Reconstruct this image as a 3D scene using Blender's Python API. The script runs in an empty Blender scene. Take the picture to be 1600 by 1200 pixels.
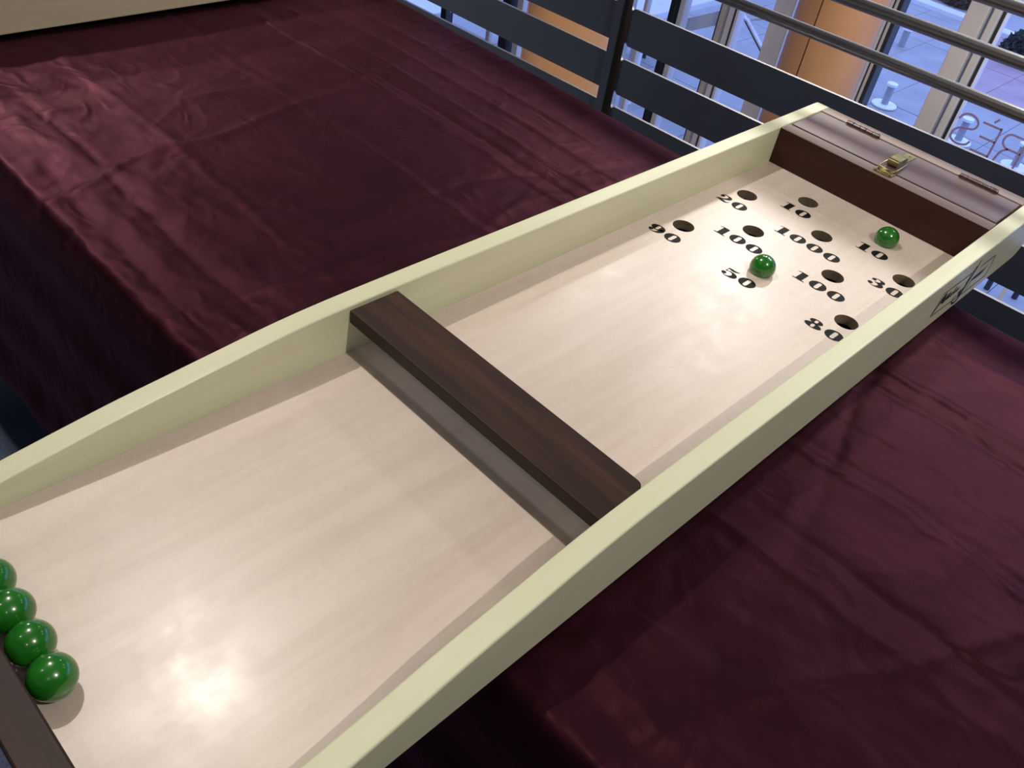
import bpy, bmesh, math, random
import numpy as np
from mathutils import Vector, Matrix
from mathutils.geometry import tessellate_polygon
random.seed(7); rng = np.random.default_rng(5)
S = bpy.context.scene
COL = S.collection

# ------------------------------------------------------------------ camera
R = ((0.7090965174360219, -0.6918252996490808, 0.13623466418487268),
     (-0.39149246184652575, -0.5469800864465069, -0.7399638081340996),
     (0.586443331684701, 0.47137091530601616, -0.6587060641334013))
cd = bpy.data.cameras.new('camera'); cam = bpy.data.objects.new('camera', cd); COL.objects.link(cam)
M = Matrix.Identity(4)
for i in range(3):
    M[i][0] = R[0][i]; M[i][1] = -R[1][i]; M[i][2] = -R[2][i]
M[0][3], M[1][3], M[2][3] = 0.1399482645, -0.3553120591, 0.5356019442
cam.matrix_world = M
cd.sensor_width = 36; cd.lens = 1382.98 / 1600 * 36; cd.clip_start = .02; cd.clip_end = 300
S.camera = cam

# ------------------------------------------------------------------ world, exposure
w = bpy.data.worlds.new('dusk_sky'); S.world = w; w.use_nodes = True
bg = w.node_tree.nodes['Background']
bg.inputs[0].default_value = (.33, .45, 1.0, 1); bg.inputs[1].default_value = 2.3
S.view_settings.view_transform = 'Standard'; S.view_settings.look = 'None'
S.view_settings.exposure = 0.0; S.view_settings.gamma = 1; S.view_settings.use_curve_mapping = False

# ------------------------------------------------------------------ ceiling lamps, then added fill lamps
def lamp(x, y, z, power, col, rad=.045, cone=0):
    l = bpy.data.lights.new('ceiling_or_fill_lamp', 'SPOT' if cone else 'POINT')
    if cone: l.spot_size = math.radians(cone); l.spot_blend = .35
    l.energy = power; l.color = col; l.shadow_soft_size = rad
    o = bpy.data.objects.new('ceiling_or_fill_lamp', l); o.location = (x, y, z); COL.objects.link(o)
WARM = (1, .93, .85); NEUT = (1, .96, .92)
lamp(.68, 1.08, 2.0, 76, WARM, .03); lamp(.68, -1.45, 2.0, 86, WARM, .03)
lamp(-.75, .80, 2.0, 7, WARM, .03); lamp(-.80, -1.30, 2.0, 6, WARM, .03)
lamp(3.60, 1.20, 2.0, 190, NEUT, .12, 122); lamp(3.42, .16, 2.0, 75, NEUT, .10, 120); lamp(3.37, -.57, 2.0, 75, NEUT, .10, 120)
lamp(3.42, 1.85, 2.0, 45, NEUT, .08, 130)
lamp(1.9, 4.9, 2.0, 60, WARM, .08)  # added fill lamp, brightens the left of the cloth
lamp(.42, 3.00, 2.0, 330, WARM, .08, 111)  # added downlight, gives the cloth's left side its red sheen
lamp(3.4, 5.2, -1.1, 9, (1, .88, .88), .1)  # added fill in mid-air for the left orange column
lamp(6.6, .6, -1.0, 62, (1, .95, .90), .1)  # added fill in mid-air for the lobby column and mullions

# ------------------------------------------------------------------ material helpers
def nodes(name):
    m = bpy.data.materials.new(name); m.use_nodes = True
    nt = m.node_tree; b = nt.nodes['Principled BSDF']
    return m, nt, b
def mat(name, col, rough=.5, metal=0, coat=0, noise=0, nscale=20, bump=0, bscale=60, spec=.5):
    m, nt, b = nodes(name)
    b.inputs['Base Color'].default_value = (*col, 1); b.inputs['Roughness'].default_value = rough
    b.inputs['Metallic'].default_value = metal; b.inputs['Coat Weight'].default_value = coat
    b.inputs['Coat Roughness'].default_value = .08
    b.inputs['Specular IOR Level'].default_value = spec
    tc = nt.nodes.new('ShaderNodeTexCoord')
    if noise:
        n = nt.nodes.new('ShaderNodeTexNoise'); n.inputs['Scale'].default_value = nscale; n.inputs['Detail'].default_value = 5
        nt.links.new(tc.outputs['Object'], n.inputs['Vector'])
        r = nt.nodes.new('ShaderNodeValToRGB')
        r.color_ramp.elements[0].position = .3; r.color_ramp.elements[1].position = .7
        r.color_ramp.elements[0].color = (*[c * (1 - noise) for c in col], 1)
        r.color_ramp.elements[1].color = (*[min(1, c * (1 + noise)) for c in col], 1)
        nt.links.new(n.outputs['Fac'], r.inputs[0]); nt.links.new(r.outputs[0], b.inputs['Base Color'])
    if bump:
        n = nt.nodes.new('ShaderNodeTexNoise'); n.inputs['Scale'].default_value = bscale; n.inputs['Detail'].default_value = 4
        nt.links.new(tc.outputs['Object'], n.inputs['Vector'])
        bp = nt.nodes.new('ShaderNodeBump'); bp.inputs['Strength'].default_value = bump; bp.inputs['Distance'].default_value = .002
        nt.links.new(n.outputs['Fac'], bp.inputs['Height']); nt.links.new(bp.outputs[0], b.inputs['Normal'])
    return m
def wood(name, a, bcol, c, stretch=(3, 40, 40), rough=.35, coat=.3, coatr=.2, ringmix=.5, spots=(), roughvar=.0, bump=.05, scale=1.0):
    """grain streaks running along the long axis; spots = [(x,y,z,radius,colour,strength)] knots and scuffs"""
    m, nt, b = nodes(name); L = nt.links
    tc = nt.nodes.new('ShaderNodeTexCoord'); mp = nt.nodes.new('ShaderNodeMapping')
    mp.inputs['Scale'].default_value = [s * scale for s in stretch]
    L.new(tc.outputs['Object'], mp.inputs['Vector'])
    n1 = nt.nodes.new('ShaderNodeTexNoise'); n1.inputs['Scale'].default_value = 1; n1.inputs['Detail'].default_value = 6
    n1.inputs['Roughness'].default_value = .62; n1.inputs['Distortion'].default_value = .35
    L.new(mp.outputs[0], n1.inputs['Vector'])
    mp2 = nt.nodes.new('ShaderNodeMapping'); mp2.inputs['Scale'].default_value = [s * 4.2 * scale for s in stretch]
    L.new(tc.outputs['Object'], mp2.inputs['Vector'])
    n2 = nt.nodes.new('ShaderNodeTexNoise'); n2.inputs['Scale'].default_value = 1; n2.inputs['Detail'].default_value = 3
    L.new(mp2.outputs[0], n2.inputs['Vector'])
    mx = nt.nodes.new('ShaderNodeMath'); mx.operation = 'MULTIPLY_ADD'; mx.inputs[1].default_value = ringmix; 
    L.new(n2.outputs['Fac'], mx.inputs[0])
    ms = nt.nodes.new('ShaderNodeMath'); ms.operation = 'MULTIPLY'; ms.inputs[1].default_value = 1 - ringmix
    L.new(n1.outputs['Fac'], ms.inputs[0]); L.new(ms.outputs[0], mx.inputs[2])
    r = nt.nodes.new('ShaderNodeValToRGB'); e = r.color_ramp.elements
    e[0].position = .33; e[0].color = (*bcol, 1); e[1].position = .66; e[1].color = (*c, 1)
    k = e.new(.5); k.color = (*a, 1)
    L.new(mx.outputs[0], r.inputs[0]); out = r.outputs[0]
    for (x, y, z, rad, colr, st) in spots:
        vm = nt.nodes.new('ShaderNodeVectorMath'); vm.operation = 'DISTANCE'; vm.inputs[1].default_value = (x, y, z)
        nz = nt.nodes.new('ShaderNodeTexNoise'); nz.inputs['Scale'].default_value = .9 / rad; nz.inputs['Detail'].default_value = 3
        L.new(tc.outputs['Object'], nz.inputs['Vector'])
        L.new(tc.outputs['Object'], vm.inputs[0])
        ad = nt.nodes.new('ShaderNodeMath'); ad.operation = 'MULTIPLY_ADD'; ad.inputs[1].default_value = rad * 2.4
        L.new(nz.outputs['Fac'], ad.inputs[0]); L.new(vm.outputs['Value'], ad.inputs[2])
        mr = nt.nodes.new('ShaderNodeMapRange'); mr.inputs['From Min'].default_value = rad * 2.2; mr.inputs['From Max'].default_value = rad * 1.5
        mr.inputs['To Min'].default_value = 0; mr.inputs['To Max'].default_value = st
        L.new(ad.outputs[0], mr.inputs[0])
        mc = nt.nodes.new('ShaderNodeMixRGB'); mc.inputs[2].default_value = (*colr, 1)
        L.new(mr.outputs[0], mc.inputs[0]); L.new(out, mc.inputs[1]); out = mc.outputs[0]
    L.new(out, b.inputs['Base Color'])
    b.inputs['Roughness'].default_value = rough; b.inputs['Coat Weight'].default_value = coat; b.inputs['Coat Roughness'].default_value = coatr
    if roughvar:
        n3 = nt.nodes.new('ShaderNodeTexNoise'); n3.inputs['Scale'].default_value = 22; n3.inputs['Detail'].default_value = 7; n3.inputs['Roughness'].default_value = .65
        L.new(tc.outputs['Object'], n3.inputs['Vector'])
        mr = nt.nodes.new('ShaderNodeMapRange'); mr.inputs['From Min'].default_value = .35; mr.inputs['From Max'].default_value = .65
        mr.inputs['To Min'].default_value = coatr - roughvar; mr.inputs['To Max'].default_value = coatr + roughvar
        L.new(n3.outputs['Fac'], mr.inputs[0]); L.new(mr.outputs[0], b.inputs['Coat Roughness'])
    if bump:
        bp = nt.nodes.new('ShaderNodeBump'); bp.inputs['Strength'].default_value = bump; bp.inputs['Distance'].default_value = .001
        L.new(mx.outputs[0], bp.inputs['Height']); L.new(bp.outputs[0], b.inputs['Normal'])
    return m

PLAY = wood('birch_ply', (.64, .535, .455), (.57, .465, .385), (.69, .585, .505), (1.6, 22, 30), .42, .5, .28, .35,
            spots=[(.216, -.033, 0, .006, (.30, .27, .27), .7), (.232, -.037, 0, .004, (.30, .27, .27), .7), (.200, -.02, 0, .0035, (.75, .72, .72), .6),
                   (.953, .055, 0, .0028, (.42, .40, .33), .6), (.964, .056, 0, .0022, (.42, .40, .33), .5), (.98, -.062, 0, .004, (.66, .50, .45), .5)],
            roughvar=.05, bump=.03)
PALE = wood('pale_poplar', (.71, .715, .49), (.67, .67, .44), (.74, .745, .53), (1.6, 26, 26), .42, .25, .25, .4,
            spots=[(.4688, -.1552, .047, .0035, (.22, .20, .10), .8), (.38, -.153, .035, .007, (.50, .42, .15), .5), (.30, .165, .036, .01, (.45, .38, .2), .25)], bump=.06)
WAL = wood('walnut', (.026, .010, .007), (.014, .006, .005), (.058, .024, .011), (28, 2.2, 28), .5, .04, .28, .35,
           spots=[(.5344, -.0779, .047, .0045, (.030, .015, .010), .9), (.534, -.078, .047, .0022, (.11, .06, .035), .7)], bump=.12)
WALFAR = wood('walnut_reddish', (.044, .011, .008), (.026, .008, .006), (.062, .017, .011), (22, 1.6, 30), .5, .04, .3, .35, bump=.06)
LIDW = wood('walnut_lid', (.135, .080, .075), (.120, .069, .066), (.150, .091, .082), (60, 4, 60), .34, .35, .28, .4, bump=.05)
EDGEW = wood('walnut_pale_edge', (.24, .17, .13), (.18, .12, .095), (.28, .21, .17), (26, 2, 26), .45, .2, .3, .4, bump=.05)
for m_ in (WAL, WALFAR): m_.node_tree.nodes['Principled BSDF'].inputs['Specular IOR Level'].default_value = .28
INK = mat('black_ink', (.006, .005, .005), .5, spec=.08, noise=.3, nscale=90)
INK2 = mat('faded_ink', (.035, .028, .018), .5, noise=.4, nscale=120)
BRASS = mat('old_brass', (.42, .36, .17), .28, 1, noise=.15, nscale=150)
STEELH = mat('hinge_steel', (.33, .27, .26), .30, 1, noise=.3, nscale=200)
GREEN = mat('green_lacquer', (.012, .155, .010), .22, coat=1, noise=.22, nscale=30)
for n_ in GREEN.node_tree.nodes:
    if n_.type == 'TEX_NOISE': n_.inputs['Distortion'].default_value = 1.5
BLACK = mat('gap_black', (.004, .003, .003), .9)
SLAT = mat('slat_grey_paint', (.050, .060, .092), .5, noise=.08, nscale=6)
EDGE = mat('bare_metal_edge', (.55, .53, .50), .30, 1)
RAILM = mat('brushed_steel', (.55, .55, .55), .33, 1, noise=.02, nscale=3)
ORANGE = mat('orange_panel', (.64, .33, .155), .36, noise=.05, nscale=3)
FRAMEG = mat('grey_column_paint', (.60, .57, .56), .5, noise=.04, nscale=4)
FRAMEW = mat('white_window_frame', (.78, .78, .84), .42, noise=.03, nscale=8)
FRAMED = mat('dark_window_frame', (.022, .025, .034), .4, noise=.1, nscale=8)
CREAM = mat('cream_wall', (.20, .18, .155), .7, noise=.03, nscale=3)
CARPET = mat('navy_carpet', (.045, .060, .105), .95, noise=.35, nscale=260, bump=.5, bscale=500)
CEIL = mat('ceiling_grey', (.16, .15, .14), .8, noise=.03, nscale=4)
PAVE = mat('pavement_stone', (.36, .36, .36), .6, noise=.12, nscale=1.3, bump=.2, bscale=8)
PINKP = mat('pink_paving', (.46, .32, .34), .6, noise=.12, nscale=1.5)
SNOW = mat('pale_kerb', (.72, .74, .74), .5, noise=.06, nscale=2)
BUSH = mat('dark_bush', (.035, .040, .030), .8, noise=.5, nscale=9)
CONC = mat('bollard_grey', (.34, .36, .38), .5, noise=.08, nscale=5)
CAPW = mat('bollard_white_cap', (.85, .88, .88), .35, noise=.03, nscale=9)
BOX = wood('beige_box_wood', (.66, .56, .37), (.62, .52, .335), (.70, .60, .40), (2, 30, 30), .6, .05, .3, .5, bump=.08)
LETM = mat('frosted_sign_film', (.26, .19, .34), .6, noise=.1, nscale=20)
BLDG = mat('facade_render', (.42, .41, .42), .7, noise=.1, nscale=1)

def glass_mat():
    m = bpy.data.materials.new('window_glass'); m.use_nodes = True; nt = m.node_tree; nt.nodes.clear()
    o = nt.nodes.new('ShaderNodeOutputMaterial'); t = nt.nodes.new('ShaderNodeBsdfTransparent'); g = nt.nodes.new('ShaderNodeBsdfGlossy')
    t.inputs[0].default_value = (.90, .94, .98, 1); g.inputs['Roughness'].default_value = .01
    ge = nt.nodes.new('ShaderNodeNewGeometry'); dt = nt.nodes.new('ShaderNodeVectorMath'); dt.operation = 'DOT_PRODUCT'
    nt.links.new(ge.outputs['Incoming'], dt.inputs[0]); nt.links.new(ge.outputs['Normal'], dt.inputs[1])
    def mth(op, a, b):
        n = nt.nodes.new('ShaderNodeMath'); n.operation = op
        for i_, x_ in enumerate((a, b)):
            if isinstance(x_, (int, float)): n.inputs[i_].default_value = x_
            elif x_ is not None: nt.links.new(x_, n.inputs[i_])
        return n.outputs[0]
    ab = mth('ABSOLUTE', dt.outputs['Value'], None); pw = mth('POWER', mth('SUBTRACT', 1.0, ab), 5.0)
    f = mth('ADD', mth('MULTIPLY', pw, .92), .06); mx = nt.nodes.new('ShaderNodeMixShader')
    nt.links.new(f, mx.inputs[0]); nt.links.new(t.outputs[0], mx.inputs[1]); nt.links.new(g.outputs[0], mx.inputs[2]); nt.links.new(mx.outputs[0], o.inputs[0])
    return m
GLASS = glass_mat()

# ------------------------------------------------------------------ mesh helpers
def finish(name, bm, m, parent=None, smooth=False, bevel=0, seg=2):
    if parent is not None:
        bmesh.ops.translate(bm, verts=bm.verts, vec=-Vector(parent['_loc']))
    me = bpy.data.meshes.new(name); bm.to_mesh(me); bm.free()
    o = bpy.data.objects.new(name, me); COL.objects.link(o)
    for x in (m if isinstance(m, (list, tuple)) else [m]): me.materials.append(x)
    if parent is not None:
        o.parent = parent; o['_loc'] = parent['_loc']
    if smooth:
        for p in me.polygons: p.use_smooth = True
    if bevel:
        b = o.modifiers.new('bevel', 'BEVEL'); b.width = bevel; b.segments = seg; b.limit_method = 'ANGLE'; b.angle_limit = .6
        b.harden_normals = False
    return o
def thing(name, label, cat, loc=(0, 0, 0), group=None):
    o = bpy.data.objects.new(name, None); COL.objects.link(o); o.location = loc; o['_loc'] = tuple(loc)
    o.empty_display_size = .05
    if label: o['label'] = label; o['category'] = cat
    if group: o['group'] = group
    return o
def tag(o, label, cat, group=None):
    o['label'] = label; o['category'] = cat
    if group: o['group'] = group
    return o
def struct(o): o['kind'] = 'structure'; return o
def box(bm, x0, x1, y0, y1, z0, z1, mi=0):
    v = [bm.verts.new((x, y, z)) for x in (x0, x1) for y in (y0, y1) for z in (z0, z1)]
    for q in ((0, 1, 3, 2), (4, 6, 7, 5), (0, 4, 5, 1), (2, 3, 7, 6), (0, 2, 6, 4), (1, 5, 7, 3)):
        f = bm.faces.new([v[i] for i in q]); f.material_index = mi
def boxo(name, b, m, parent=None, bevel=0, seg=2):
    bm = bmesh.new(); box(bm, *b); return finish(name, bm, m, parent, bevel=bevel, seg=seg)
def prism_xz(bm, pts, y0, y1):
    a = [bm.verts.new((x, y0, z)) for x, z in pts]; b = [bm.verts.new((x, y1, z)) for x, z in pts]; n = len(pts)
    bm.faces.new(a); bm.faces.new(list(reversed(b)))
    for i in range(n):
        j = (i + 1) % n; bm.faces.new((a[j], a[i], b[i], b[j]))
    bmesh.ops.recalc_face_normals(bm, faces=bm.faces)
def tube(bm, p, q, r, n=14, caps=True):
    p = Vector(p); q = Vector(q); d = (q - p).normalized()
    u = d.cross(Vector((0, 0, 1)) if abs(d.z) < .9 else Vector((1, 0, 0))).normalized(); v = d.cross(u)
    A = []; B = []
    for i in range(n):
        t = 2 * math.pi * i / n; o = (u * math.cos(t) + v * math.sin(t)) * r
        A.append(bm.verts.new(p + o)); B.append(bm.verts.new(q + o))
    for i in range(n):
        j = (i + 1) % n; bm.faces.new((A[i], A[j], B[j], B[i]))
    if caps: bm.faces.new(list(reversed(A))); bm.faces.new(B)
    bmesh.ops.recalc_face_normals(bm, faces=bm.faces)
def curve_tube(bm, pts, r, n=8, closed=False):
    pts = [Vector(p) for p in pts]; N = len(pts); rings = []
    for i, p in enumerate(pts):
        a = pts[(i - 1) % N] if (closed or i) else p; b = pts[(i + 1) % N] if (closed or i < N - 1) else p
        d = (b - a).normalized(); u = d.cross(Vector((0, 0, 1)))
        if u.length < .1: u = d.cross(Vector((0, 1, 0)))
        u.normalize(); v = d.cross(u)
        rings.append([bm.verts.new(p + (u * math.cos(2 * math.pi * k / n) + v * math.sin(2 * math.pi * k / n)) * r) for k in range(n)])
    for i in range(N if closed else N - 1):
        A, B = rings[i], rings[(i + 1) % N]
        for k in range(n): bm.faces.new((A[k], A[(k + 1) % n], B[(k + 1) % n], B[k]))
    if not closed: bm.faces.new(rings[0]); bm.faces.new(rings[-1])
    bmesh.ops.recalc_face_normals(bm, faces=bm.faces)
def smooth_pts(P, sub=6):
    out = []
    P = [np.array(p, float) for p in P]
    for i in range(len(P) - 1):
        p0 = P[max(i - 1, 0)]; p1 = P[i]; p2 = P[i + 1]; p3 = P[min(i + 2, len(P) - 1)]
        for k in range(sub):
            t = k / sub
            out.append(.5 * ((2 * p1) + (p2 - p0) * t + (2 * p0 - 5 * p1 + 4 * p2 - p3) * t * t + (3 * p1 - p0 - 3 * p2 + p3) * t ** 3))
    out.append(P[-1]); return out
def ribbon(bm, P, to3, sub=6):
    """variable-width flat stroke; P = (u, v, width)"""
    Q = smooth_pts(P, sub) if sub else [np.array(p, float) for p in P]
    L = []
    for i, q in enumerate(Q):
        a = Q[max(i - 1, 0)]; b = Q[min(i + 1, len(Q) - 1)]; d = (b - a)[:2]; n = np.linalg.norm(d) or 1; d = d / n
        nx, ny = -d[1], d[0]; h = max(q[2], .002) / 2
        L.append((bm.verts.new(to3(q[0] + nx * h, q[1] + ny * h)), bm.verts.new(to3(q[0] - nx * h, q[1] - ny * h))))
    for i in range(len(L) - 1):
        try: bm.faces.new((L[i][0], L[i][1], L[i + 1][1], L[i + 1][0]))
        except ValueError: pass
def ell(cx, cy, rx, ry, n=32): return [(cx + rx * math.cos(2 * math.pi * i / n), cy + ry * math.sin(2 * math.pi * i / n)) for i in range(n)]
def slot(cx, cy, w_, h_):
    p = []
    for sx, sy, a0 in ((1, 1, 0), (-1, 1, 90), (-1, -1, 180), (1, -1, 270)):
        for k in range(4):
            a = math.radians(a0 + 30 * k); p.append((cx + sx * w_ * .0 + math.cos(a) * w_ / 2, cy + sy * (h_ / 2 - w_ / 2) * 1 + math.sin(a) * w_ / 2))
    return p
def fill(bm, loops, to3):
    tr = tessellate_polygon([[Vector((x, y, 0)) for x, y in l] for l in loops])
    flat = [p for l in loops for p in l]; V = [bm.verts.new(to3(*p)) for p in flat]
    for t in tr:
        try: bm.faces.new([V[i] for i in t])
        except ValueError: pass

# ================================================================== THE SETTING
FZ = -.762; GZ = -6.5; CZ = 2.35
o = boxo('floor', (-4.2, 1.66, -6, 15, FZ - .25, FZ), CARPET); struct(o)
o = boxo('ceiling', (-4.2, 8.4, -6.2, 15.2, CZ, CZ + .2), CEIL); struct(o)
o = boxo('wall_back', (-4.4, -4.2, -6.2, 15.2, GZ, CZ), CREAM); struct(o)
o = boxo('wall_right', (-4.2, 8.0, -6.2, -6.0, GZ, CZ), CREAM); struct(o)
o = boxo('wall_left', (-4.2, 8.0, 15.0, 15.2, GZ, CZ), CREAM); struct(o)
o = boxo('floor_lobby', (-4.2, 7.9, -6, 15, GZ - .2, GZ), CREAM); struct(o)
o = boxo('wall_under_mezzanine', (1.5, 1.62, -6, 15, GZ, FZ - .25), CREAM); struct(o)

# --- the glazed street front: windows 1-7, each with its pane and mullions
def window(n, y0, y1, mull):
    t = thing('window_%d' % n, None, None, (8, (y0 + y1) / 2, GZ)); struct(t)
    bm = bmesh.new(); bm.faces.new([bm.verts.new(q) for q in ((8.025, y0, GZ + .02), (8.025, y1, GZ + .02), (8.025, y1, CZ), (8.025, y0, CZ))])
    finish('pane', bm, GLASS, t)
    for (a, b, m, d0, d1) in mull:
        boxo('mullion', (d0, d1, a, b, GZ, CZ), m, t, bevel=.008)
    return t
window(1, -1.0, 1.79, [(-1.1, -1.0, FRAMED, 7.95, 8.1), (.735, .765, FRAMEW, 7.98, 8.02)])
window(2, 2.05, 2.575, [(1.90, 2.055, FRAMEG, 7.90, 8.10), (1.815, 1.875, FRAMEG, 7.93, 8.10), (1.79, 1.812, FRAMED, 7.97, 8.06), (1.775, 1.788, FRAMEW, 7.97, 8.06)])
window(3, 2.71, 3.47, [(2.575, 2.61, FRAMED, 7.95, 8.10), (2.61, 2.635, FRAMEG, 7.94, 8.10), (2.635, 2.65, FRAMED, 7.95, 8.10), (2.65, 2.72, FRAMEW, 7.92, 8.10)])
window(4, 3.66, 4.03, [(3.47, 3.67, FRAMEW, 7.90, 8.10)])
window(5, 4.23, 4.73, [(4.03, 4.06, FRAMEW, 7.95, 8.08), (4.065, 4.08, FRAMED, 7.96, 8.06), (4.085, 4.14, FRAMEW, 7.95, 8.10), (4.16, 4.21, FRAMEG, 7.92, 8.10), (4.21, 4.24, FRAMED, 7.95, 8.10), (4.64, 4.70, FRAMEW, 7.96, 8.08)])
window(6, 4.78, 6.78, [(4.72, 4.785, FRAMED, 7.92, 8.10), (5.10, 5.14, FRAMEW, 7.98, 8.06), (5.6, 5.68, FRAMEW, 7.98, 8.06), (6.2, 6.24, FRAMED, 7.98, 8.06)])
window(7, 7.08, 15.0, [(9.0, 9.1, FRAMEW, 7.95, 8.1), (9.9, 10.0, FRAMED, 7.95, 8.1), (10.9, 11.0, FRAMEW, 7.95, 8.1), (12.5, 12.6, FRAMED, 7.95, 8.1), (6.78, 6.87, FRAMEW, 7.95, 8.10), (6.95, 7.08, FRAMED, 7.92, 8.10), (7.3, 7.36, FRAMEW, 7.98, 8.06), (8.1, 8.2, FRAMED, 7.98, 8.06)])
# diagonal struts that meet at the grey post
def beam(name, p, q, wd, dp, m, parent=None):
    bm = bmesh.new(); p = Vector(p); q = Vector(q); d = (q - p).normalized(); up = Vector((1, 0, 0)); s = d.cross(up).normalized()
    vs = []
    for c in (p, q):
        for a, b in ((-1, -1), (1, -1), (1, 1), (-1, 1)): vs.append(bm.verts.new(c + s * wd / 2 * a + up * dp / 2 * b))
    for f in ((0, 1, 2, 3), (7, 6, 5, 4), (0, 4, 5, 1), (1, 5, 6, 2), (2, 6, 7, 3), (3, 7, 4, 0)): bm.faces.new([vs[i] for i in f])
    bmesh.ops.recalc_face_normals(bm, faces=bm.faces); return finish(name, bm, m, parent, bevel=.005)
t = thing('bracing_strut', 'pale diagonal bracing struts meeting behind the grey window post', 'strut', (8.3, 4.15, -2.2))
beam('wide_strut', (8.30, 4.24, -2.22), (8.30, 4.95, -2.62), .13, .08, FRAMEW, t)
beam('slim_strut', (8.30, 4.12, -2.24), (8.30, 3.74, -2.53), .035, .05, FRAMEW, t)
beam('slim_strut', (8.30, 4.17, -2.21), (8.30, 3.79, -2.50), .022, .05, FRAMEW, t)
beam('slim_strut', (8.35, 4.10, -2.24), (8.35, 3.55, -2.0), .022, .04, FRAMEG, t)
beam('connector', (8.30, 4.20, -6.5), (8.30, 4.20, 2.3), .06, .06, FRAMEG, t)

# --- orange clad columns: curved panels with recessed joints
def column(cx, cy, rad, joints, splits, label):
    t = thing('round_column', label, 'column', (cx, cy, GZ), 'orange clad columns in the lobby')
    bm = bmesh.new(); tube(bm, (cx, cy, GZ), (cx, cy, CZ), rad - .012, 32, False); finish('core', bm, BLACK, t, True)
    js = sorted(joints)
    for k in range(len(js)):
        a0 = js[k]; a1 = js[(k + 1) % len(js)] + (360 if k == len(js) - 1 else 0)
        zs = [GZ] + splits + [CZ]
        for i in range(len(zs) - 1):
            z0 = zs[i] + (.006 if i else 0); z1 = zs[i + 1] - (.006 if i < len(zs) - 2 else 0)
            bm = bmesh.new(); n = 20; A = []
            for q in range(n + 1):
                a = math.radians(a0 + 1.2 + (a1 - a0 - 2.4) * q / n); c, s = math.cos(a), math.sin(a)
                A.append([bm.verts.new((cx + c * r_, cy + s * r_, z)) for r_, z in ((rad - .02, z0), (rad, z0), (rad, z1), (rad - .02, z1))])
            for q in range(n):
                for e in range(4): bm.faces.new((A[q][e], A[q + 1][e], A[q + 1][(e + 1) % 4], A[q][(e + 1) % 4]))
            bm.faces.new(A[0]); bm.faces.new(A[-1]); bmesh.ops.recalc_face_normals(bm, faces=bm.faces)
            o = finish('panel', bm, ORANGE, t)
            for p in o.data.polygons:
                n_ = p.normal
                if abs(n_.z) < .1 and len(p.vertices) == 4: p.use_smooth = True
            md = o.modifiers.new('split', 'EDGE_SPLIT'); md.split_angle = .5
    return t
column(7.40, 2.83, .34, [177, 60, -60], [-4.2], 'orange clad round lobby column in front of the street windows, behind the steel rails')
column(4.80, 3.42, .325, [150, 30, -90], [-1.28], 'orange clad round column seen through slat gaps left of the railing post')

# --- outside
o = boxo('floor_street', (8.15, 60, -30, 45, GZ - .3, GZ - .03), PAVE); struct(o)
pavers = thing('pavement', None, None, (20, 5, GZ)); struct(pavers)
me_p = None
for i in range(13):
    for j in range(12):
        x = 12.4 + i * 1.2; y = .6 + j * 1.2
        if x > 27.2 - .0: continue
        m_ = PINKP if (x > 21.5 and y < 6.4 + (x - 21.5) * .05) else PAVE
        dz = rng.uniform(-.004, .004)
        bm = bmesh.new(); box(bm, x + .006, x + 1.194, y + .006, y + 1.194, GZ - .03, GZ + dz)
        finish('paver', bm, m_, pavers)
o = boxo('kerb', (27.3, 27.75, 2, 20, GZ - .03, GZ + .12), SNOW, bevel=.02); tag(o, 'pale kerb strip along the far side of the pavement outside', 'kerb')
o = boxo('path', (27.75, 45, 10.3, 13.8, GZ - .03, GZ + .05), SNOW, bevel=.02); tag(o, 'pale path outside beyond the kerb, left of the dark bush', 'path')
def bush(cx, cy, rx, ry, rz, label, n=2600):
    bm = bmesh.new()
    for i in range(n):
        a = rng.uniform(0, 2 * math.pi); u = rng.uniform(-.2, 1); s = math.sqrt(max(0, 1 - u * u)); k = rng.uniform(.8, 1.05)
        c = Vector((cx + math.cos(a) * s * rx * k, cy + math.sin(a) * s * ry * k, GZ + max(.02, u * rz * k + .1)))
        d = Vector(rng.normal(size=3)).normalized(); e = d.cross(Vector(rng.normal(size=3))).normalized(); L = rng.uniform(.05, .12)
        v = [bm.verts.new(c + d * L), bm.verts.new(c + e * L * .5), bm.verts.new(c - d * L), bm.verts.new(c - e * L * .5)]; bm.faces.new(v)
    r = bmesh.ops.create_icosphere(bm, subdivisions=3, radius=1)['verts']
    for v in r: v.co = Vector((cx + v.co.x * rx * .85, cy + v.co.y * ry * .85, GZ + .1 + v.co.z * rz * .85)) 
    o = finish('bush', bm, BUSH); tag(o, label, 'bush')
bush(29.5, 8.9, 1.0, .95, .8, 'low dark rounded bush outside, beside the pale kerb')
bush(26.0, 5.9, .7, .55, .55, 'small dark bush outside, seen through the lettered pane')
t = thing('street_bench', 'pale slatted bench outside at the top right corner of the lettered pane', 'bench', (31.6, 6.0, GZ))
for k in range(3): boxo('bench_slat', (31.4 + k * .22, 31.55 + k * .22, 5.1, 6.9, GZ + .42, GZ + .47), SNOW, t, bevel=.008)
for yy in (5.3, 6.6): boxo('leg', (31.42, 31.95, yy, yy + .08, GZ - .03, GZ + .42), CONC, t)
def bollard(x, y, h, r, label, base):
    t = thing('bollard', label, 'bollard', (x, y, GZ), 'bollards on the pavement outside')
    bm = bmesh.new(); tube(bm, (x, y, GZ + .004), (x, y, GZ + h - .05), r, 18); finish('post', bm, CONC, t, False)
    bm = bmesh.new(); tube(bm, (x, y, GZ + h - .06), (x, y, GZ + h), r * 1.55, 24); finish('cap', bm, CAPW, t, bevel=.01)
    if base:
        bm = bmesh.new(); tube(bm, (x, y, GZ + .004), (x, y, GZ + .05), r * 3.6, 24); finish('base_plate', bm, CAPW, t, bevel=.02)
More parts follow.
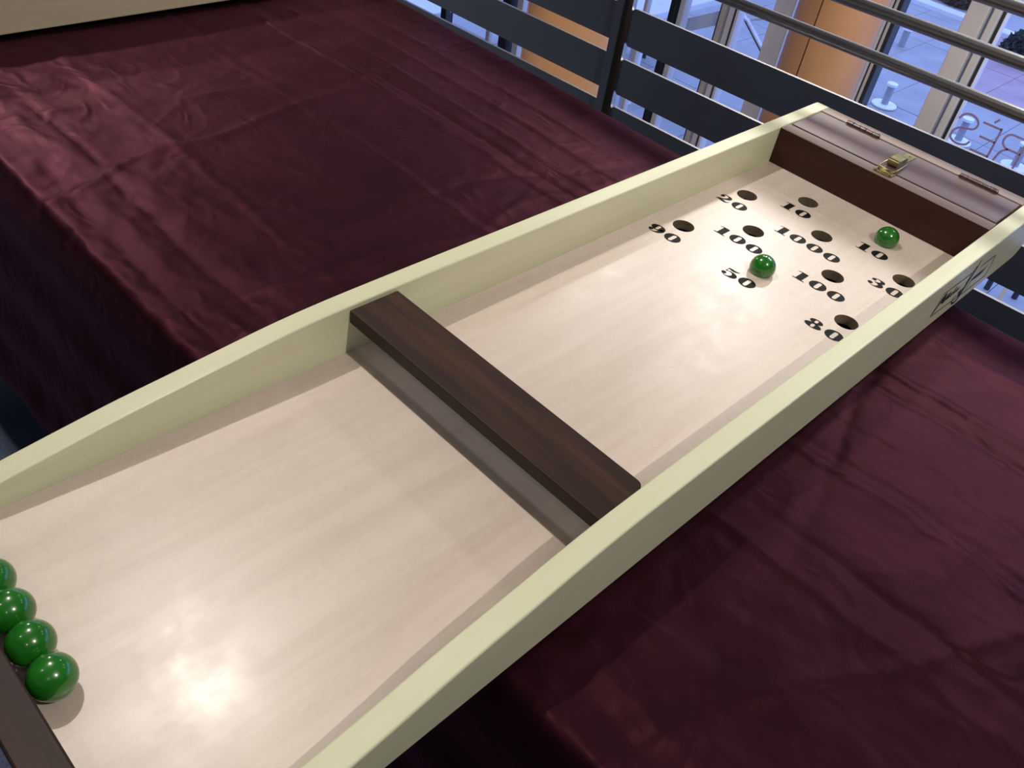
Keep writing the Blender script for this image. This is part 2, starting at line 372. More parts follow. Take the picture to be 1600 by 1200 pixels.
bollard(23.44, 8.01, .46, .085, 'grey bollard with white cap standing farther out on the pavement', False)
bollard(19.35, 6.38, .50, .075, 'grey bollard with white cap standing on a pale round base plate', True)
bollard(19.18, 4.60, .52, .075, 'white capped bollard on round base seen through the S of the glass lettering', True)
bollard(19.16, 3.39, .52, .075, 'white capped bollard seen behind the R of the glass lettering', True)
for k, (x, y) in enumerate(((14.15, 1.86), (14.31, 1.47))):
    bm = bmesh.new(); tube(bm, (x, y, GZ), (x, y, GZ + .42), .045, 14)
    o = finish('short_post', bm, FRAMED, None, bevel=.01); tag(o, ['dark short post outside, nearer the board in the gap below the slat', 'dark short post outside, second one nearer the right edge of the picture'][k], 'post', 'dark short posts outside')
# block across the street, its ground floor windows
bl = thing('street_building', 'pale building across the street behind the left part of the railing', 'building', (30, 26, GZ))
boxo('wall', (30, 36, 14, 42, GZ, 4), BLDG, bl)
for i in range(14):
    for j in range(3):
        y = 14.8 + i * 1.95; z = GZ + .8 + j * 3.1
        f = boxo('window', (29.93, 30.02, y, y + 1.1, z, z + 1.7), FRAMED if (i + j) % 3 else FRAMEW, bl)
t = thing('street_canopy', 'pale flat canopy outside seen left of the slim dark window post', 'canopy', (12, 9, GZ))
boxo('canopy_slab', (11.2, 14.2, 7.4, 9.4, -3.9, -3.78), SNOW, t, bevel=.02)
for (x, y) in ((11.4, 7.5), (11.4, 9.2), (14.0, 7.5), (14.0, 9.2)):
    boxo('canopy_post', (x, x + .09, y, y + .09, GZ - .03, -3.9), FRAMEW, t)
boxo('canopy_beam', (11.25, 11.35, 7.4, 9.4, -4.12, -3.9), FRAMED, t)
for k, (x, y, sx, sy, h) in enumerate(((15.5, 10.6, .9, .6, .8), (13.6, 11.9, .7, .5, .75), (17.5, 13.8, 1.1, .7, .8), (12.4, 13.4, .8, .5, .75))):
    t = thing('street_table', ['pale street table outside, nearest to the slim dark window post', 'pale street table outside, second from the slim dark window post', 'wider pale street table outside, farthest from the windows', 'pale street table outside, farthest left behind the railing'][k], 'table', (x, y, GZ), 'street tables outside')
    boxo('table_top', (x - sx, x + sx, y - sy, y + sy, GZ + h - .05, GZ + h), SNOW, t, bevel=.01)
    for a in (-1, 1): boxo('leg', (x + a * sx * .8 - .03, x + a * sx * .8 + .03, y - .03, y + .03, GZ - .03, GZ + h - .05), FRAMED, t)

# --- mirrored lettering on the glass (S E' R, read from inside), raised film
t = thing('window_lettering', 'thin mauve letters reading RÉS, seen mirrored from inside on the street window', 'lettering', (8, 1.5, -2.3))
def letter(name, strokes):
    bm = bmesh.new()
    for st in strokes: 
        P = [(y, z, .017) for y, z in st]
        ribbon(bm, P, lambda a, b: (8.014, a, b), 5 if len(P) > 2 else 0)
    r = bmesh.ops.extrude_face_region(bm, geom=bm.faces[:]); bmesh.ops.translate(bm, verts=[v for v in r['geom'] if isinstance(v, bmesh.types.BMVert)], vec=(-.005, 0, 0))
    bmesh.ops.recalc_face_normals(bm, faces=bm.faces); finish(name, bm, LETM, t)
letter('letter_s', [[(1.764, -2.188), (1.748, -2.152), (1.715, -2.128), (1.671, -2.125), (1.629, -2.14), (1.604, -2.169), (1.604, -2.2), (1.624, -2.227), (1.674, -2.241), (1.72, -2.252), (1.754, -2.278), (1.768, -2.318), (1.762, -2.355), (1.725, -2.377), (1.672, -2.380), (1.623, -2.363), (1.601, -2.327)]])
letter('letter_e', [[(1.574, -2.141), (1.417, -2.141)], [(1.417, -2.129), (1.417, -2.392)], [(1.417, -2.254), (1.55, -2.254)], [(1.417, -2.380), (1.574, -2.380)], [(1.493, -2.112), (1.465, -2.072)]])
letter('letter_r', [[(1.197, -2.141), (1.27, -2.141), (1.329, -2.144), (1.361, -2.177), (1.361, -2.226), (1.324, -2.257), (1.27, -2.260), (1.197, -2.260)], [(1.300, -2.259), (1.345, -2.303), (1.365, -2.392)], [(1.197, -2.129), (1.197, -2.392)]])

# ================================================================== RAILING
def slope(y): return -.020 * (y - .30)
def railing(name, label, y0, y1, right):
    t = thing(name, label, 'railing', (1.5, (y0 + y1) / 2, FZ), 'balcony railing sections')
    ang = math.atan(-.020)
    def rot(o): return o
    def sl(bm):
        for v in bm.verts: v.co.z += slope(v.co.y)
    ztops = [.022 - .093 * k for k in range(0, 8)]
    for zt in ztops:
        bm = bmesh.new(); z0, z1 = zt - .068, zt; c = .005
        pts = [(y0, z0 + c), (y0 + c, z0), (y1 - c, z0), (y1, z0 + c), (y1, z1 - c), (y1 - c, z1), (y0 + c, z1), (y0, z1 - c)]
        A = [bm.verts.new((1.497, y, z)) for y, z in pts]; B = [bm.verts.new((1.503, y, z)) for y, z in pts]
        bm.faces.new(A); bm.faces.new(list(reversed(B)))
        for i in range(8): bm.faces.new((A[(i + 1) % 8], A[i], B[i], B[(i + 1) % 8]))
        bmesh.ops.recalc_face_normals(bm, faces=bm.faces); 
        for f in bm.faces:
            if f.normal.z > .5: f.material_index = 1
        sl(bm)
        finish('slat', bm, [SLAT, EDGE], t)
    for k in range(4):
        z = .094 + .0615 * k
        bm = bmesh.new(); tube(bm, (1.50, y0 - .0, z), (1.50, y1 + .0, z), .0090 if k < 3 else .02, 18); sl(bm); finish('round_rail', bm, RAILM, t, True)
        for f in t.children[-1].data.polygons: f.use_smooth = len(f.vertices) == 4
    return t
tR = railing('railing_section', 'grey slatted railing section with steel tubes, right of the dark post', -2.2, .6165, True)
boxo('end_bar', (1.494, 1.506, .6170, .6270, FZ, .265), RAILM, tR)
boxo('post', (1.490, 1.510, -2.23, -2.2, FZ, .30), SLAT, tR)
tL = railing('railing_section', 'grey slatted railing section behind the tablecloth, left of the dark post', .6500, 3.6, False)
boxo('post', (1.488, 1.512, .6335, .6500, FZ, .30), SLAT, tL)
boxo('post', (1.490, 1.510, 3.6, 3.63, FZ, .30), SLAT, tL)
boxo('joint_strip', (1.492, 1.508, .6275, .6332, FZ, .28), BLACK, tL)

# ================================================================== TABLE + CLOTH
TX0, TX1, TY0, TY1, TZ = .428, 1.178, -1.0, 2.1, -.027
tb = thing('folding_table', 'long table hidden under the dark red cloth', 'table', (.8, .5, FZ))
boxo('tabletop', (TX0, TX1, TY0, TY1, TZ - .03, TZ), CREAM, tb, bevel=.004)
for (x, y) in ((TX0 + .08, TY0 + .1), (TX1 - .1, TY0 + .1), (TX0 + .08, TY1 - .1), (TX1 - .1, TY1 - .1)):
    bm = bmesh.new(); tube(bm, (x, y, FZ), (x, y, TZ - .03), .015, 12); finish('leg', bm, RAILM, tb)

def vnoise(x, y, seed):
    r = np.random.default_rng(seed); G = r.random((256, 256))
    xi = np.floor(x).astype(int); yi = np.floor(y).astype(int); fx = x - xi; fy = y - yi
    fx = fx * fx * (3 - 2 * fx); fy = fy * fy * (3 - 2 * fy)
    g = lambda a, b: G[a % 256, b % 256]
    return (g(xi, yi) * (1 - fx) + g(xi + 1, yi) * fx) * (1 - fy) + (g(xi, yi + 1) * (1 - fx) + g(xi + 1, yi + 1) * fx) * fy
def ridged(x, y, seed, oc=4):
    s = 0; a = 1; t_ = 0
    for k in range(oc):
        s = s + a * (1 - np.abs(2 * vnoise(x * 2 ** k, y * 2 ** k, seed + k) - 1)) ** 2; t_ += a; a *= .5
    return s / t_
# profile across the table (x, z), arc length in m
prof = []
HEM = -.53
for k in range(44): prof.append((TX0 - .016 - .004 * math.sin(k * .5), HEM + (TZ - .012 - HEM) * k / 44, 0))
for k in range(9):
    a = math.pi - math.pi / 2 * k / 8; prof.append((TX0 + .0 + .016 * math.cos(a), TZ - .012 + .016 * math.sin(a), 1))
nx_ = 150
for k in range(1, nx_): prof.append((TX0 + (TX1 - TX0) * k / nx_, TZ + .004, 1))
for k in range(9):
    a = math.pi / 2 - math.pi / 2 * k / 8; prof.append((TX1 + .012 * math.cos(a), TZ - .008 + .012 * math.sin(a), 1))
for k in range(1, 30): prof.append((TX1 + .012, TZ - .008 - (TZ - .008 - HEM) * k / 30, 0))
P = np.array(prof); ys = np.arange(-1.02, 2.12, .0052); nP = len(P); nY = len(ys)
px = P[:, 0][:, None] * np.ones((1, nY)); pz = P[:, 1][:, None] * np.ones((1, nY)); flat = P[:, 2][:, None] * np.ones((1, nY)); Y = ys[None, :] * np.ones((nP, 1))
arc = np.concatenate([[0], np.cumsum(np.hypot(np.diff(P[:, 0]), np.diff(P[:, 1])))])[:, None] * np.ones((1, nY))
def crease(d, wd): return np.exp(-np.abs(d) / wd)
wob = (vnoise(Y * 6 + 3, arc * 2, 11) - .5) * .014 + (vnoise(Y * 25 + 3, arc * 6, 12) - .5) * .006
H = np.zeros_like(px)
for (x0, amp, wd, ya, yb) in ((.452, -.0022, .006, -2, 3), (.505, -.0020, .005, .2, .8), (.475, .0018, .010, -2, 3), (.60, .0012, .006, .3, 1.0),
                              (.80, .0020, .005, -2, 3), (.815, -.0014, .005, -2, 3), (.93, .0022, .005, .15, 3), (.955, -.0018, .005, -2, 3), (.99, .0020, .004, -2, 3),
                              (1.04, .0016, .006, .1, 3), (1.09, .0014, .008, -2, 3), (.70, -.0018, .006, -2, -.15), (.87, -.0022, .005, -2, -.1), (.66, .0014, .007, -1, -.1)):
    ends = 1 / (1 + np.exp(-(Y - ya) * 30)) / (1 + np.exp((Y - yb) * 30))
    amod = .4 + 1.0 * vnoise(Y * 5 + x0 * 77, Y * 0, 21)
    H += 1.5 * amp * amod * crease(px + wob - x0, wd * .7) * ends * flat
wob2 = (vnoise(px * 9, Y * 3, 31) - .5) * .05
for (y0, amp, wd, s_) in ((.30, .0016, .006, .10), (.44, -.0018, .006, .35), (.60, .0020, .006, -.2), (.74, .0014, .007, .15), (-.34, .0018, .006, .4), (-.52, -.0016, .006, -.25), (-.27, -.0014, .005, -.3)):
    fade = np.clip(1.35 - (px - .42) * 1.6, 0, 1) if y0 > 0 else 1
    H += 1.5 * amp * crease(Y + wob2 + s_ * (px - .6) - y0, wd) * flat * fade
rd = ridged(px * 9 + 2, Y * 6, 41, 4); rd2 = ridged(px * 22 + Y * 9, Y * 13 - px * 6, 51, 3)
leftness = np.clip((.78 - px) / .3, .25, 1)
H += flat * ((rd - .5) * .0060 * leftness + (rd2 - .5) * .0036 * leftness)
H += flat * (vnoise(px * 5, Y * 4, 61) - .5) * .004
# hanging sides get vertical folds
hang = 1 - flat
depth = np.clip((TZ - pz) / .5, 0, 1)
fold = (np.sin(Y * 19 + 2.5 * np.sin(Y * 5)) * .5 + np.sin(Y * 41 + 1) * .2) * depth * .010 + (ridged(Y * 5, arc * 4, 71, 3) - .5) * .008 * depth ** .5
topz = pz + H
near_board = np.exp(-np.maximum(np.abs(Y) - .175, 0) / .02)
lim = -.0203 + (1 - near_board) * .012
topz = np.where(flat > 0, np.minimum(topz, lim), topz)
topz = np.where((flat > 0) & (px > TX0) & (px < TX1), np.maximum(topz, TZ + .0008), topz)
side = np.where(px < .8, -1, 1)
X = px + hang * side * (np.abs(fold) + .002)
verts = np.stack([X, Y, topz], -1).reshape(-1, 3)
idx = np.arange(nP * nY).reshape(nP, nY)
quads = np.stack([idx[:-1, :-1], idx[1:, :-1], idx[1:, 1:], idx[:-1, 1:]], -1).reshape(-1, 4)
me = bpy.data.meshes.new('tablecloth'); me.from_pydata(verts.tolist(), [], quads.tolist()); me.update()
me.polygons.foreach_set('use_smooth', [True] * len(me.polygons))
cloth = bpy.data.objects.new('tablecloth', me); COL.objects.link(cloth)
tag(cloth, 'dark burgundy satin tablecloth, creased, draped over the long table', 'tablecloth')
def cloth_mat():
    m, nt, b = nodes('burgundy_satin'); L = nt.links
    tc = nt.nodes.new('ShaderNodeTexCoord')
    n = nt.nodes.new('ShaderNodeTexNoise'); n.inputs['Scale'].default_value = 9; n.inputs['Detail'].default_value = 6; n.inputs['Distortion'].default_value = 1.2
    L.new(tc.outputs['Object'], n.inputs['Vector'])
    r = nt.nodes.new('ShaderNodeValToRGB'); e = r.color_ramp.elements
    e[0].position = .35; e[0].color = (.024, .0052, .0098, 1); e[1].position = .7; e[1].color = (.037, .0080, .0150, 1)
    L.new(n.outputs['Fac'], r.inputs[0]); L.new(r.outputs[0], b.inputs['Base Color'])
    b.inputs['Roughness'].default_value = .49; b.inputs['Specular IOR Level'].default_value = .25; b.inputs['Metallic'].default_value = .80
    b.inputs['Specular Tint'].default_value = (1, .62, .68, 1)
    b.inputs['Sheen Weight'].default_value = .05; b.inputs['Sheen Roughness'].default_value = .4; b.inputs['Sheen Tint'].default_value = (.75, .28, .40, 1)
    mp = nt.nodes.new('ShaderNodeMapping'); mp.inputs['Scale'].default_value = (22, 14, 20); L.new(tc.outputs['Object'], mp.inputs[0])
    n2 = nt.nodes.new('ShaderNodeTexNoise'); n2.inputs['Scale'].default_value = 1; n2.inputs['Detail'].default_value = 6; n2.inputs['Distortion'].default_value = 1.8
    try: n2.noise_type = 'RIDGED_MULTIFRACTAL'
    except Exception: pass
    L.new(mp.outputs[0], n2.inputs['Vector'])
    bp = nt.nodes.new('ShaderNodeBump'); bp.inputs['Strength'].default_value = .6; bp.inputs['Distance'].default_value = .0022
    L.new(n2.outputs['Fac'], bp.inputs['Height'])
    vo = nt.nodes.new('ShaderNodeTexVoronoi'); vo.feature = 'DISTANCE_TO_EDGE'; vo.inputs['Scale'].default_value = 6.5
    wn = nt.nodes.new('ShaderNodeTexNoise'); wn.inputs['Scale'].default_value = 5; wn.inputs['Detail'].default_value = 3; L.new(tc.outputs['Object'], wn.inputs['Vector'])
    wa = nt.nodes.new('ShaderNodeMixRGB'); wa.blend_type = 'ADD'; wa.inputs[0].default_value = .12; L.new(tc.outputs['Object'], wa.inputs[1]); L.new(wn.outputs['Color'], wa.inputs[2])
    L.new(wa.outputs[0], vo.inputs['Vector'])
    vr = nt.nodes.new('ShaderNodeMapRange'); vr.inputs['From Max'].default_value = .07; L.new(vo.outputs['Distance'], vr.inputs[0])
    bv = nt.nodes.new('ShaderNodeBump'); bv.inputs['Strength'].default_value = .2; bv.inputs['Distance'].default_value = .0016; bv.invert = True
    L.new(vr.outputs[0], bv.inputs['Height']); L.new(bp.outputs[0], bv.inputs['Normal']); bp = bv
    n3 = nt.nodes.new('ShaderNodeTexNoise'); n3.inputs['Scale'].default_value = 700; n3.inputs['Detail'].default_value = 2
    L.new(tc.outputs['Object'], n3.inputs['Vector'])
    bp2 = nt.nodes.new('ShaderNodeBump'); bp2.inputs['Strength'].default_value = .25; bp2.inputs['Distance'].default_value = .0004
    L.new(n3.outputs['Fac'], bp2.inputs['Height']); L.new(bp.outputs[0], bp2.inputs['Normal']); L.new(bp2.outputs[0], b.inputs['Normal'])
    return m
me.materials.append(cloth_mat())

# ================================================================== SECOND GAME BOX (top left)
def frame_box(name, label, x0, x1, y0, y1, z0, h):
    t = thing(name, label, 'box', ((x0 + x1) / 2, (y0 + y1) / 2, z0))
    boxo('side_panel', (x0, x1, y0, y0 + .02, z0, z0 + h), BOX, t, bevel=.002)
    boxo('side_panel', (x0, x1, y1 - .02, y1, z0, z0 + h), BOX, t, bevel=.002)
    boxo('end_panel', (x0, x0 + .02, y0 + .0201, y1 - .0201, z0, z0 + h), BOX, t, bevel=.002)
    boxo('end_panel', (x1 - .02, x1, y0 + .0201, y1 - .0201, z0, z0 + h), BOX, t, bevel=.002)
    boxo('bottom_panel', (x0 + .0201, x1 - .0201, y0 + .0201, y1 - .0201, z0 + .006, z0 + .016), PLAY, t)
    return t
b2 = frame_box('wooden_box', 'beige wooden game box lying on the cloth at the upper left', .30, 1.32, .985, 1.32, -.0150, .078)

# ================================================================== THE GAME BOARD
HW = .15; TH = .0203; BX0 = .148; BX1 = 1.372; ZB = -.0200
gb = thing('game_board', 'long pale wooden ball rolling game board with numbered holes and walnut trim', 'game board', (.76, 0, ZB))
HOLES = [(1.129, .1105), (1.129, -.003), (1.129, -.116), (1.059, .0537), (1.059, -.059), (.990, .1105), (.990, -.003), (.990, -.116), (1.190, .0537), (1.190, -.059)]
HR = .0134
bm = bmesh.new()
outer = [(BX0, -HW + .0002), (1.349, -HW + .0002), (1.349, HW - .0002), (BX0, HW - .0002)]
NH = 36
loops = [outer] + [ell(x, y, HR, HR, NH) for x, y in HOLES]
for zz in (0, -.012):
    fill(bm, loops, lambda a, b: (a, b, zz))
for l in loops:
    n = len(l); A = [bm.verts.new((x, y, 0)) for x, y in l]; B = [bm.verts.new((x, y, -.012)) for x, y in l]
    for i in range(n): bm.faces.new((A[i], A[(i + 1) % n], B[(i + 1) % n], B[i]))
bmesh.ops.remove_doubles(bm, verts=bm.verts, dist=1e-6); bmesh.ops.recalc_face_normals(bm, faces=bm.faces)
HOLEM = wood('raw_hole_edge', (.19, .145, .105), (.15, .11, .08), (.23, .18, .13), (10, 10, 300), .7, 0, .3)
for f in bm.faces:
    c = f.calc_center_median()
    if abs(f.normal.z) < .5 and abs(c.y) < HW - .001 and BX0 + .001 < c.x < 1.348: f.material_index = 1
finish('playing_surface', bm, [PLAY, HOLEM], gb)
boxo('hole_shade_sheet', (BX0 + .03, 1.24, -HW + .001, HW - .001, ZB + .0005, ZB + .0025), BLACK, gb)  # added black sheet: the dark below the holes put into colour

def wall(y0, y1, prof_top, label=None):
    bm = bmesh.new()
    top = [(x, z) for x, z in prof_top]
    end = []
    r = .012
    for k in range(6):
        a = math.pi / 2 * (1 - k / 5); end.append((BX1 + .010 - r + r * math.cos(a), .051 - r + r * math.sin(a)))
    r2 = .030
    for k in range(6):
        a = -math.pi / 2 * k / 5; end.append((BX1 + .010 - r2 + r2 * math.cos(a), ZB + r2 + r2 * math.sin(a)))
    pts = top + end + [(BX0 + .004, ZB), (BX0, ZB + .004)]
    prism_xz(bm, pts, y0, y1)
    o = finish('side_wall', bm, PALE, gb, bevel=.0018, seg=3); 
    for p in o.data.polygons: p.use_smooth = False
    return o
wall(HW, HW + TH, [tuple(q[:2]) for q in smooth_pts([(BX0, .010, 0), (.185, .0175, 0), (.2225, .0242, 0), (.2567, .0290, 0), (.2807, .0322, 0), (.318, .0368, 0), (.364, .0410, 0), (.41, .0452, 0), (.455, .0492, 0), (.50, .0513, 0), (.56, .052, 0), (.70, .0518, 0), (1.0, .051, 0)], 3)])
wall(-HW - TH, -HW, [tuple(q[:2]) for q in smooth_pts([(BX0, .005, 0), (.20, .0095, 0), (.2659, .0172, 0), (.300, .0215, 0), (.3276, .0255, 0), (.379, .0340, 0), (.4355, .0400, 0), (.482, .0458, 0), (.53, .0495, 0), (.60, .0508, 0), (.70, .0512, 0), (1.0, .0512, 0)], 3)])
boxo('end_bar', (BX0, .1725, -HW + .0002, HW - .0002, .0002, .027), WAL, gb, bevel=.0015)
# cross bar with one rounded corner
bm = bmesh.new(); x0, x1 = .5238, .5779; c = .007
pts = [(x0, -HW + .0006), (x1 - c, -HW + .0006)] + [(x1 - c + c * math.sin(a), -HW + .0006 + c - c * math.cos(a)) for a in (math.pi / 8, math.pi / 4, 3 * math.pi / 8)] + [(x1, -HW + .0006 + c), (x1, HW - .0004), (x0, HW - .0004)]
A = [bm.verts.new((x, y, .0335)) for x, y in pts]; B = [bm.verts.new((x, y, .0475)) for x, y in pts]
bm.faces.new(list(reversed(A))); bm.faces.new(B)
for i in range(len(pts)): j = (i + 1) % len(pts); bm.faces.new((A[i], A[j], B[j], B[i]))
bmesh.ops.recalc_face_normals(bm, faces=bm.faces)
finish('cross_bar', bm, WAL, gb, bevel=.0008)
# far compartment: front plate, lid, back plate
boxo('front_plate', (1.2415, 1.2640, -HW + .0002, HW - .0002, .0002, .0505), WALFAR, gb, bevel=.0008)
boxo('lid', (1.2668, 1.3458, -HW + .0026, HW - .0026, .0430, .0512), LIDW, gb, bevel=.0008)
boxo('back_plate', (1.3490, BX1, -HW + .0002, HW - .0002, -.0120, .0512), EDGEW, gb, bevel=.0010)
boxo('lid_gap_shade', (1.2642, 1.3488, -HW + .0004, HW - .0004, .0350, .0420), BLACK, gb)  # black block added under the lid, stands in for shade in its gaps
# the lighter top face of the front plate
boxo('front_plate_edge', (1.2418, 1.2637, -HW + .0004, HW - .0004, .0505, .0509), EDGEW, gb)
for (ya, yb) in ((.106, .056), (-.064, -.116)):
    h = None; n = 5
    for k in range(n):
        a = ya + (yb - ya) * k / n; b = ya + (yb - ya) * (k + 1) / n
        bm = bmesh.new(); tube(bm, (1.3478, a - .0003, .0528), (1.3478, b + .0003, .0528), .0042 if k % 2 == 0 else .0039, 14)
        if h is None: h = finish('hinge', bm, STEELH, gb, bevel=.0003)
        else: finish('hinge_knuckle', bm, STEELH, h, bevel=.0003)
    bm = bmesh.new(); tube(bm, (1.3478, ya + .001, .0523), (1.3478, yb - .001, .0523), .0014, 10); finish('hinge_pin', bm, STEELH, h)
# latch
bm = bmesh.new(); pts = [(1.2640, .0135), (1.2505, .0130), (1.2485, .0105), (1.2485, -.0105), (1.2505, -.0125), (1.2640, -.0135)]
A = [bm.verts.new((x, y, .0509)) for x, y in pts]; B = [bm.verts.new((x, y, .0522)) for x, y in pts]
bm.faces.new(list(reversed(A))); bm.faces.new(B)
for i in range(6): j = (i + 1) % 6; bm.faces.new((A[i], A[j], B[j], B[i]))
bmesh.ops.recalc_face_normals(bm, faces=bm.faces)
lat = finish('latch', bm, BRASS, gb, bevel=.0003)
boxo('mounting_plate', (1.2790, 1.3400, -.0050, .0085, .0512, .0524), BRASS, lat, bevel=.0004)
bm = bmesh.new(); prism_xz(bm, [(1.2790, .0535), (1.3060, .0535), (1.3060, .0610), (1.3010, .0625), (1.2800, .0625), (1.2770, .0610), (1.2765, .0570)], -.0058, .0092); finish('lever', bm, BRASS, lat, bevel=.0008)
bm = bmesh.new(); curve_tube(bm, [(1.306, .0120, .0560), (1.290, .0125, .0550), (1.2655, .0125, .0538), (1.2628, .0110, .0535), (1.2622, .0, .0535), (1.2628, -.0085, .0535), (1.2655, -.0105, .0538), (1.290, -.0100, .0550), (1.306, -.0095, .0560)], .0010, 8); finish('wire_loop', bm, BRASS, lat, True)
bm = bmesh.new(); curve_tube(bm, [(1.2575, .010, .0523), (1.2560, .006, .0545), (1.2560, -.006, .0545), (1.2575, -.010, .0523)], .0010, 8); finish('catch_hook', bm, BRASS, lat, True)
for (x, y) in ((1.2520, .0100), (1.2520, -.0095), (1.3340, .0018)):
    bm = bmesh.new(); tube(bm, (x, y, .0522), (x, y, .0531), .0017, 12); finish('screw', bm, BRASS, lat)
# notch in the left wall end is the lighter tip of the back plate
# ---- numbers: fat-face figures, flat print
def glyph(bm, ch, f):
    if ch == '0': fill(bm, [ell(.56, .5, .56, .5, 40), slot(.56, .5, .27, .80)], f)
    elif ch == '1':
        fill(bm, [[(.26, .05), (.70, .05), (.70, .97), (.26, .97)]], f)
        fill(bm, [[(.06, 0), (.88, 0), (.88, .07), (.06, .07)]], f); ribbon(bm, [(.02, .90, .05), (.15, .94, .06), (.27, .97, .06), (.70, .97, .05)], f, 3)
    elif ch == '2':
        fill(bm, [ell(.24, .70, .16, .14)], f)
        ribbon(bm, [(.10, .76, .05), (.26, .93, .07), (.50, .95, .10), (.74, .86, .24), (.80, .68, .32), (.66, .47, .22), (.38, .27, .08), (.10, .08, .05)], f)
        ribbon(bm, [(.08, .06, .05), (.28, .17, .20), (.55, .12, .24), (.82, .08, .16), (.98, .18, .07), (1.02, .36, .03)], f)
    elif ch == '3':
        fill(bm, [ell(.22, .76, .15, .13)], f); fill(bm, [ell(.20, .24, .17, .14)], f)
        ribbon(bm, [(.12, .84, .05), (.34, .96, .06), (.56, .95, .10), (.78, .84, .28), (.78, .68, .28), (.58, .55, .12), (.36, .53, .05)], f)
        ribbon(bm, [(.36, .52, .05), (.60, .50, .12), (.84, .38, .32), (.84, .22, .34), (.62, .05, .12), (.36, .03, .05), (.10, .16, .05)], f)
    elif ch == '5':
        ribbon(bm, [(.18, .90, .05), (.36, .87, .17), (.64, .86, .17), (.92, .99, .03)], f); ribbon(bm, [(.19, .92, .05), (.19, .50, .05)], f, 0)
        fill(bm, [ell(.22, .24, .17, .14)], f)
        ribbon(bm, [(.19, .50, .05), (.42, .62, .07), (.66, .58, .16), (.88, .40, .34), (.86, .22, .34), (.62, .05, .12), (.38, .03, .05), (.12, .15, .05)], f)
    elif ch == '8':
        fill(bm, [ell(.54, .75, .42, .25), slot(.54, .76, .20, .34)], f); fill(bm, [ell(.56, .27, .54, .27), slot(.56, .25, .22, .38)], f)
    elif ch == '9':
        fill(bm, [ell(.52, .66, .52, .34), slot(.50, .66, .22, .52)], f); fill(bm, [ell(.24, .22, .16, .13)], f)
        ribbon(bm, [(.88, .66, .30), (.90, .42, .32), (.76, .16, .20), (.50, .03, .07), (.26, .05, .05), (.12, .16, .05)], f)
WD = {'0': 1.12, '1': .90, '2': 1.04, '3': 1.04, '5': 1.04, '8': 1.12, '9': 1.06}
GH = .0186; GAP = .17
def number(txt, hx, hy, off=-.0345):
    tot = sum(WD[c] for c in txt) + GAP * (len(txt) - 1); bm = bmesh.new(); u0 = -tot / 2
    for c in txt:
        glyph(bm, c, lambda a, b, u0=u0: (hx + off + (b - .5) * GH, hy - (u0 + a) * GH, .00022)); u0 += WD[c] + GAP
    for f in bm.faces:
        f.normal_update()
        if f.normal.z < 0: f.normal_flip()
    o = finish('printed_number', bm, INK, gb); o['label'] = 'black fat-face number ' + txt; return o
for txt, hx, hy in (('20', 1.129, .1105), ('1000', 1.129, -.003), ('30', 1.129, -.110), ('100', 1.059, .0517), ('100', 1.059, -.061), ('90', .990, .1125), ('50', .990, .0045), ('80', .990, -.108), ('10', 1.190, .0507), ('10', 1.190, -.0600)):
    number(txt, hx, hy)
# ---- stamped mark on the right wall's outer face
bm = bmesh.new(); F = lambda a, b: (a, -HW - TH - .0002, b)
for Pp in ([(1.0854, .0010), (1.1359, -.0020), (1.195, -.0062), (1.2500, -.0070)], [(1.0854, .0010), (1.0895, .0304), (1.1538, .0280), (1.1720, .0280)], [(1.1950, .0270), (1.2420, .0262)], [(1.2420, .0262), (1.2490, .010), (1.2500, -.0070)]):
    ribbon(bm, [(a, b, .0005) for a, b in Pp], F, 0)
ribbon(bm, [(1.0875, .0040, 0.0022), (1.0925, .0110, 0.0043), (1.0960, .0190, 0.0072), (1.1010, .0235, 0.0087), (1.1030, .0170, 0.0087), (1.1080, .0130, 0.0065), (1.1130, .0170, 0.0080), (1.1160, .0210, 0.0043), (1.1165, .0150, 0.0058), (1.1215, .0130, 0.0032), (1.1240, .0190, 0.0032), (1.1255, .0135, 0.0043), (1.1300, .0135, 0.0026), (1.1330, .0230, 0.0023), (1.1340, .0140, 0.0038), (1.1390, .0145, 0.0026), (1.1420, .0180, 0.0029), (1.1430, .0130, 0.0032), (1.1520, .0160, 0.0017)], F, 5)
ribbon(bm, [(1.1802, .0430, 0.0017), (1.1806, .0330, 0.0043), (1.1775, .0220, 0.0072), (1.1735, .0110, 0.0070), (1.1735, .0000, 0.0052), (1.1700, -.0095, 0.0052), (1.1600, -.0115, 0.0043), (1.1500, -.0060, 0.0020), (1.1470, .0010, 0.0014), (1.1520, .0035, 0.0014)], F, 6)
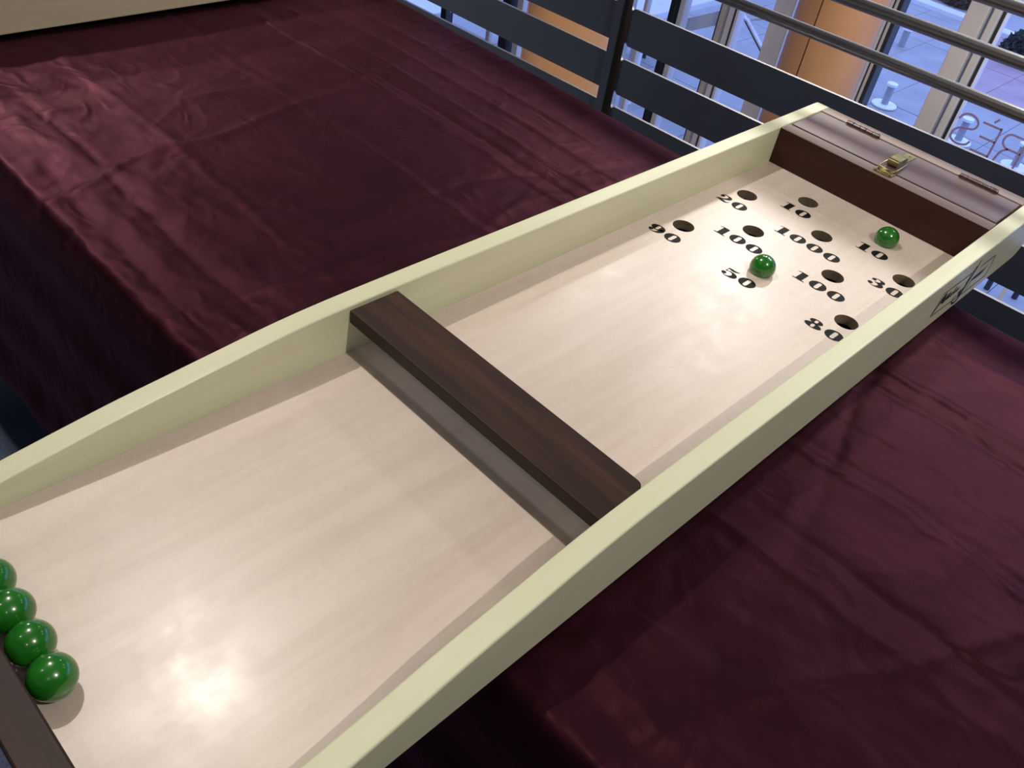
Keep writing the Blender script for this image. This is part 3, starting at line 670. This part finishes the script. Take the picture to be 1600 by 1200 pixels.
ribbon(bm, [(1.2300, .0150, 0.0014), (1.2208, .0112, 0.0061), (1.2080, .0110, 0.0072), (1.1960, .0112, 0.0058), (1.1880, .0100, 0.0041), (1.1850, .0040, 0.0026), (1.1840, .0000, 0.0017)], F, 6)
ribbon(bm, [(1.1560, .0030, 0.0023), (1.1610, .0060, 0.0043), (1.1640, -.0010, 0.0043), (1.1680, -.0030, 0.0038), (1.1660, .0050, 0.0032), (1.1720, .0060, 0.0029)], F, 5)
ribbon(bm, [(1.1800, .0330, 0.0012), (1.1730, .0330, 0.0014), (1.1700, .0240, 0.0020), (1.1690, .0120, 0.0017)], F, 5)
for f in bm.faces:
    f.normal_update()
    if f.normal.y > 0: f.normal_flip()
o = finish('stamped_mark', bm, INK2, gb); o['label'] = 'faded black script mark in a thin frame'

# ================================================================== BALLS
RB = .0148
def ball_bm(cut=0):
    bm = bmesh.new(); bmesh.ops.create_uvsphere(bm, u_segments=48, v_segments=32, radius=RB); return bm
bm0 = ball_bm(); b0 = finish('green_ball', bm0, GREEN, None, True); b0['_loc'] = (0, 0, 0)
balls = [((.1875, -.0080, RB), 'nearest green ball of the row against the end bar, with shadow beside it', 1),
         ((.1875, .0217, RB), 'second green ball from the front of the row at the end bar', 1),
         ((.1875, .0514, RB), 'third green ball of the row at the end bar, partly cut by the picture edge', 1),
         ((.1875, .0811, RB), 'fourth green ball of the row at the end bar, only its side in the picture', 1),
         ((.1875, .1108, RB), 'hindmost green ball of the row, out at the left beside the side wall', 1),
         ((.990, -.0030, .0064), 'green ball resting in the hole above the number 50', 0),
         ((1.190, -.0590, .0064), 'green ball resting in the hole above the number 10, near the walnut lid', 0)]
for i, (loc, lab, g) in enumerate(balls):
    o = b0 if i == 0 else b0.copy()
    if i: COL.objects.link(o)
    o.location = loc; o.rotation_euler = (rng.uniform(0, 6), rng.uniform(0, 6), rng.uniform(0, 6))
    tag(o, lab, 'ball', 'green balls lined up at the end bar' if g else 'green balls sitting in holes')

for o in bpy.data.objects:
    if '_loc' in o.keys(): del o['_loc']
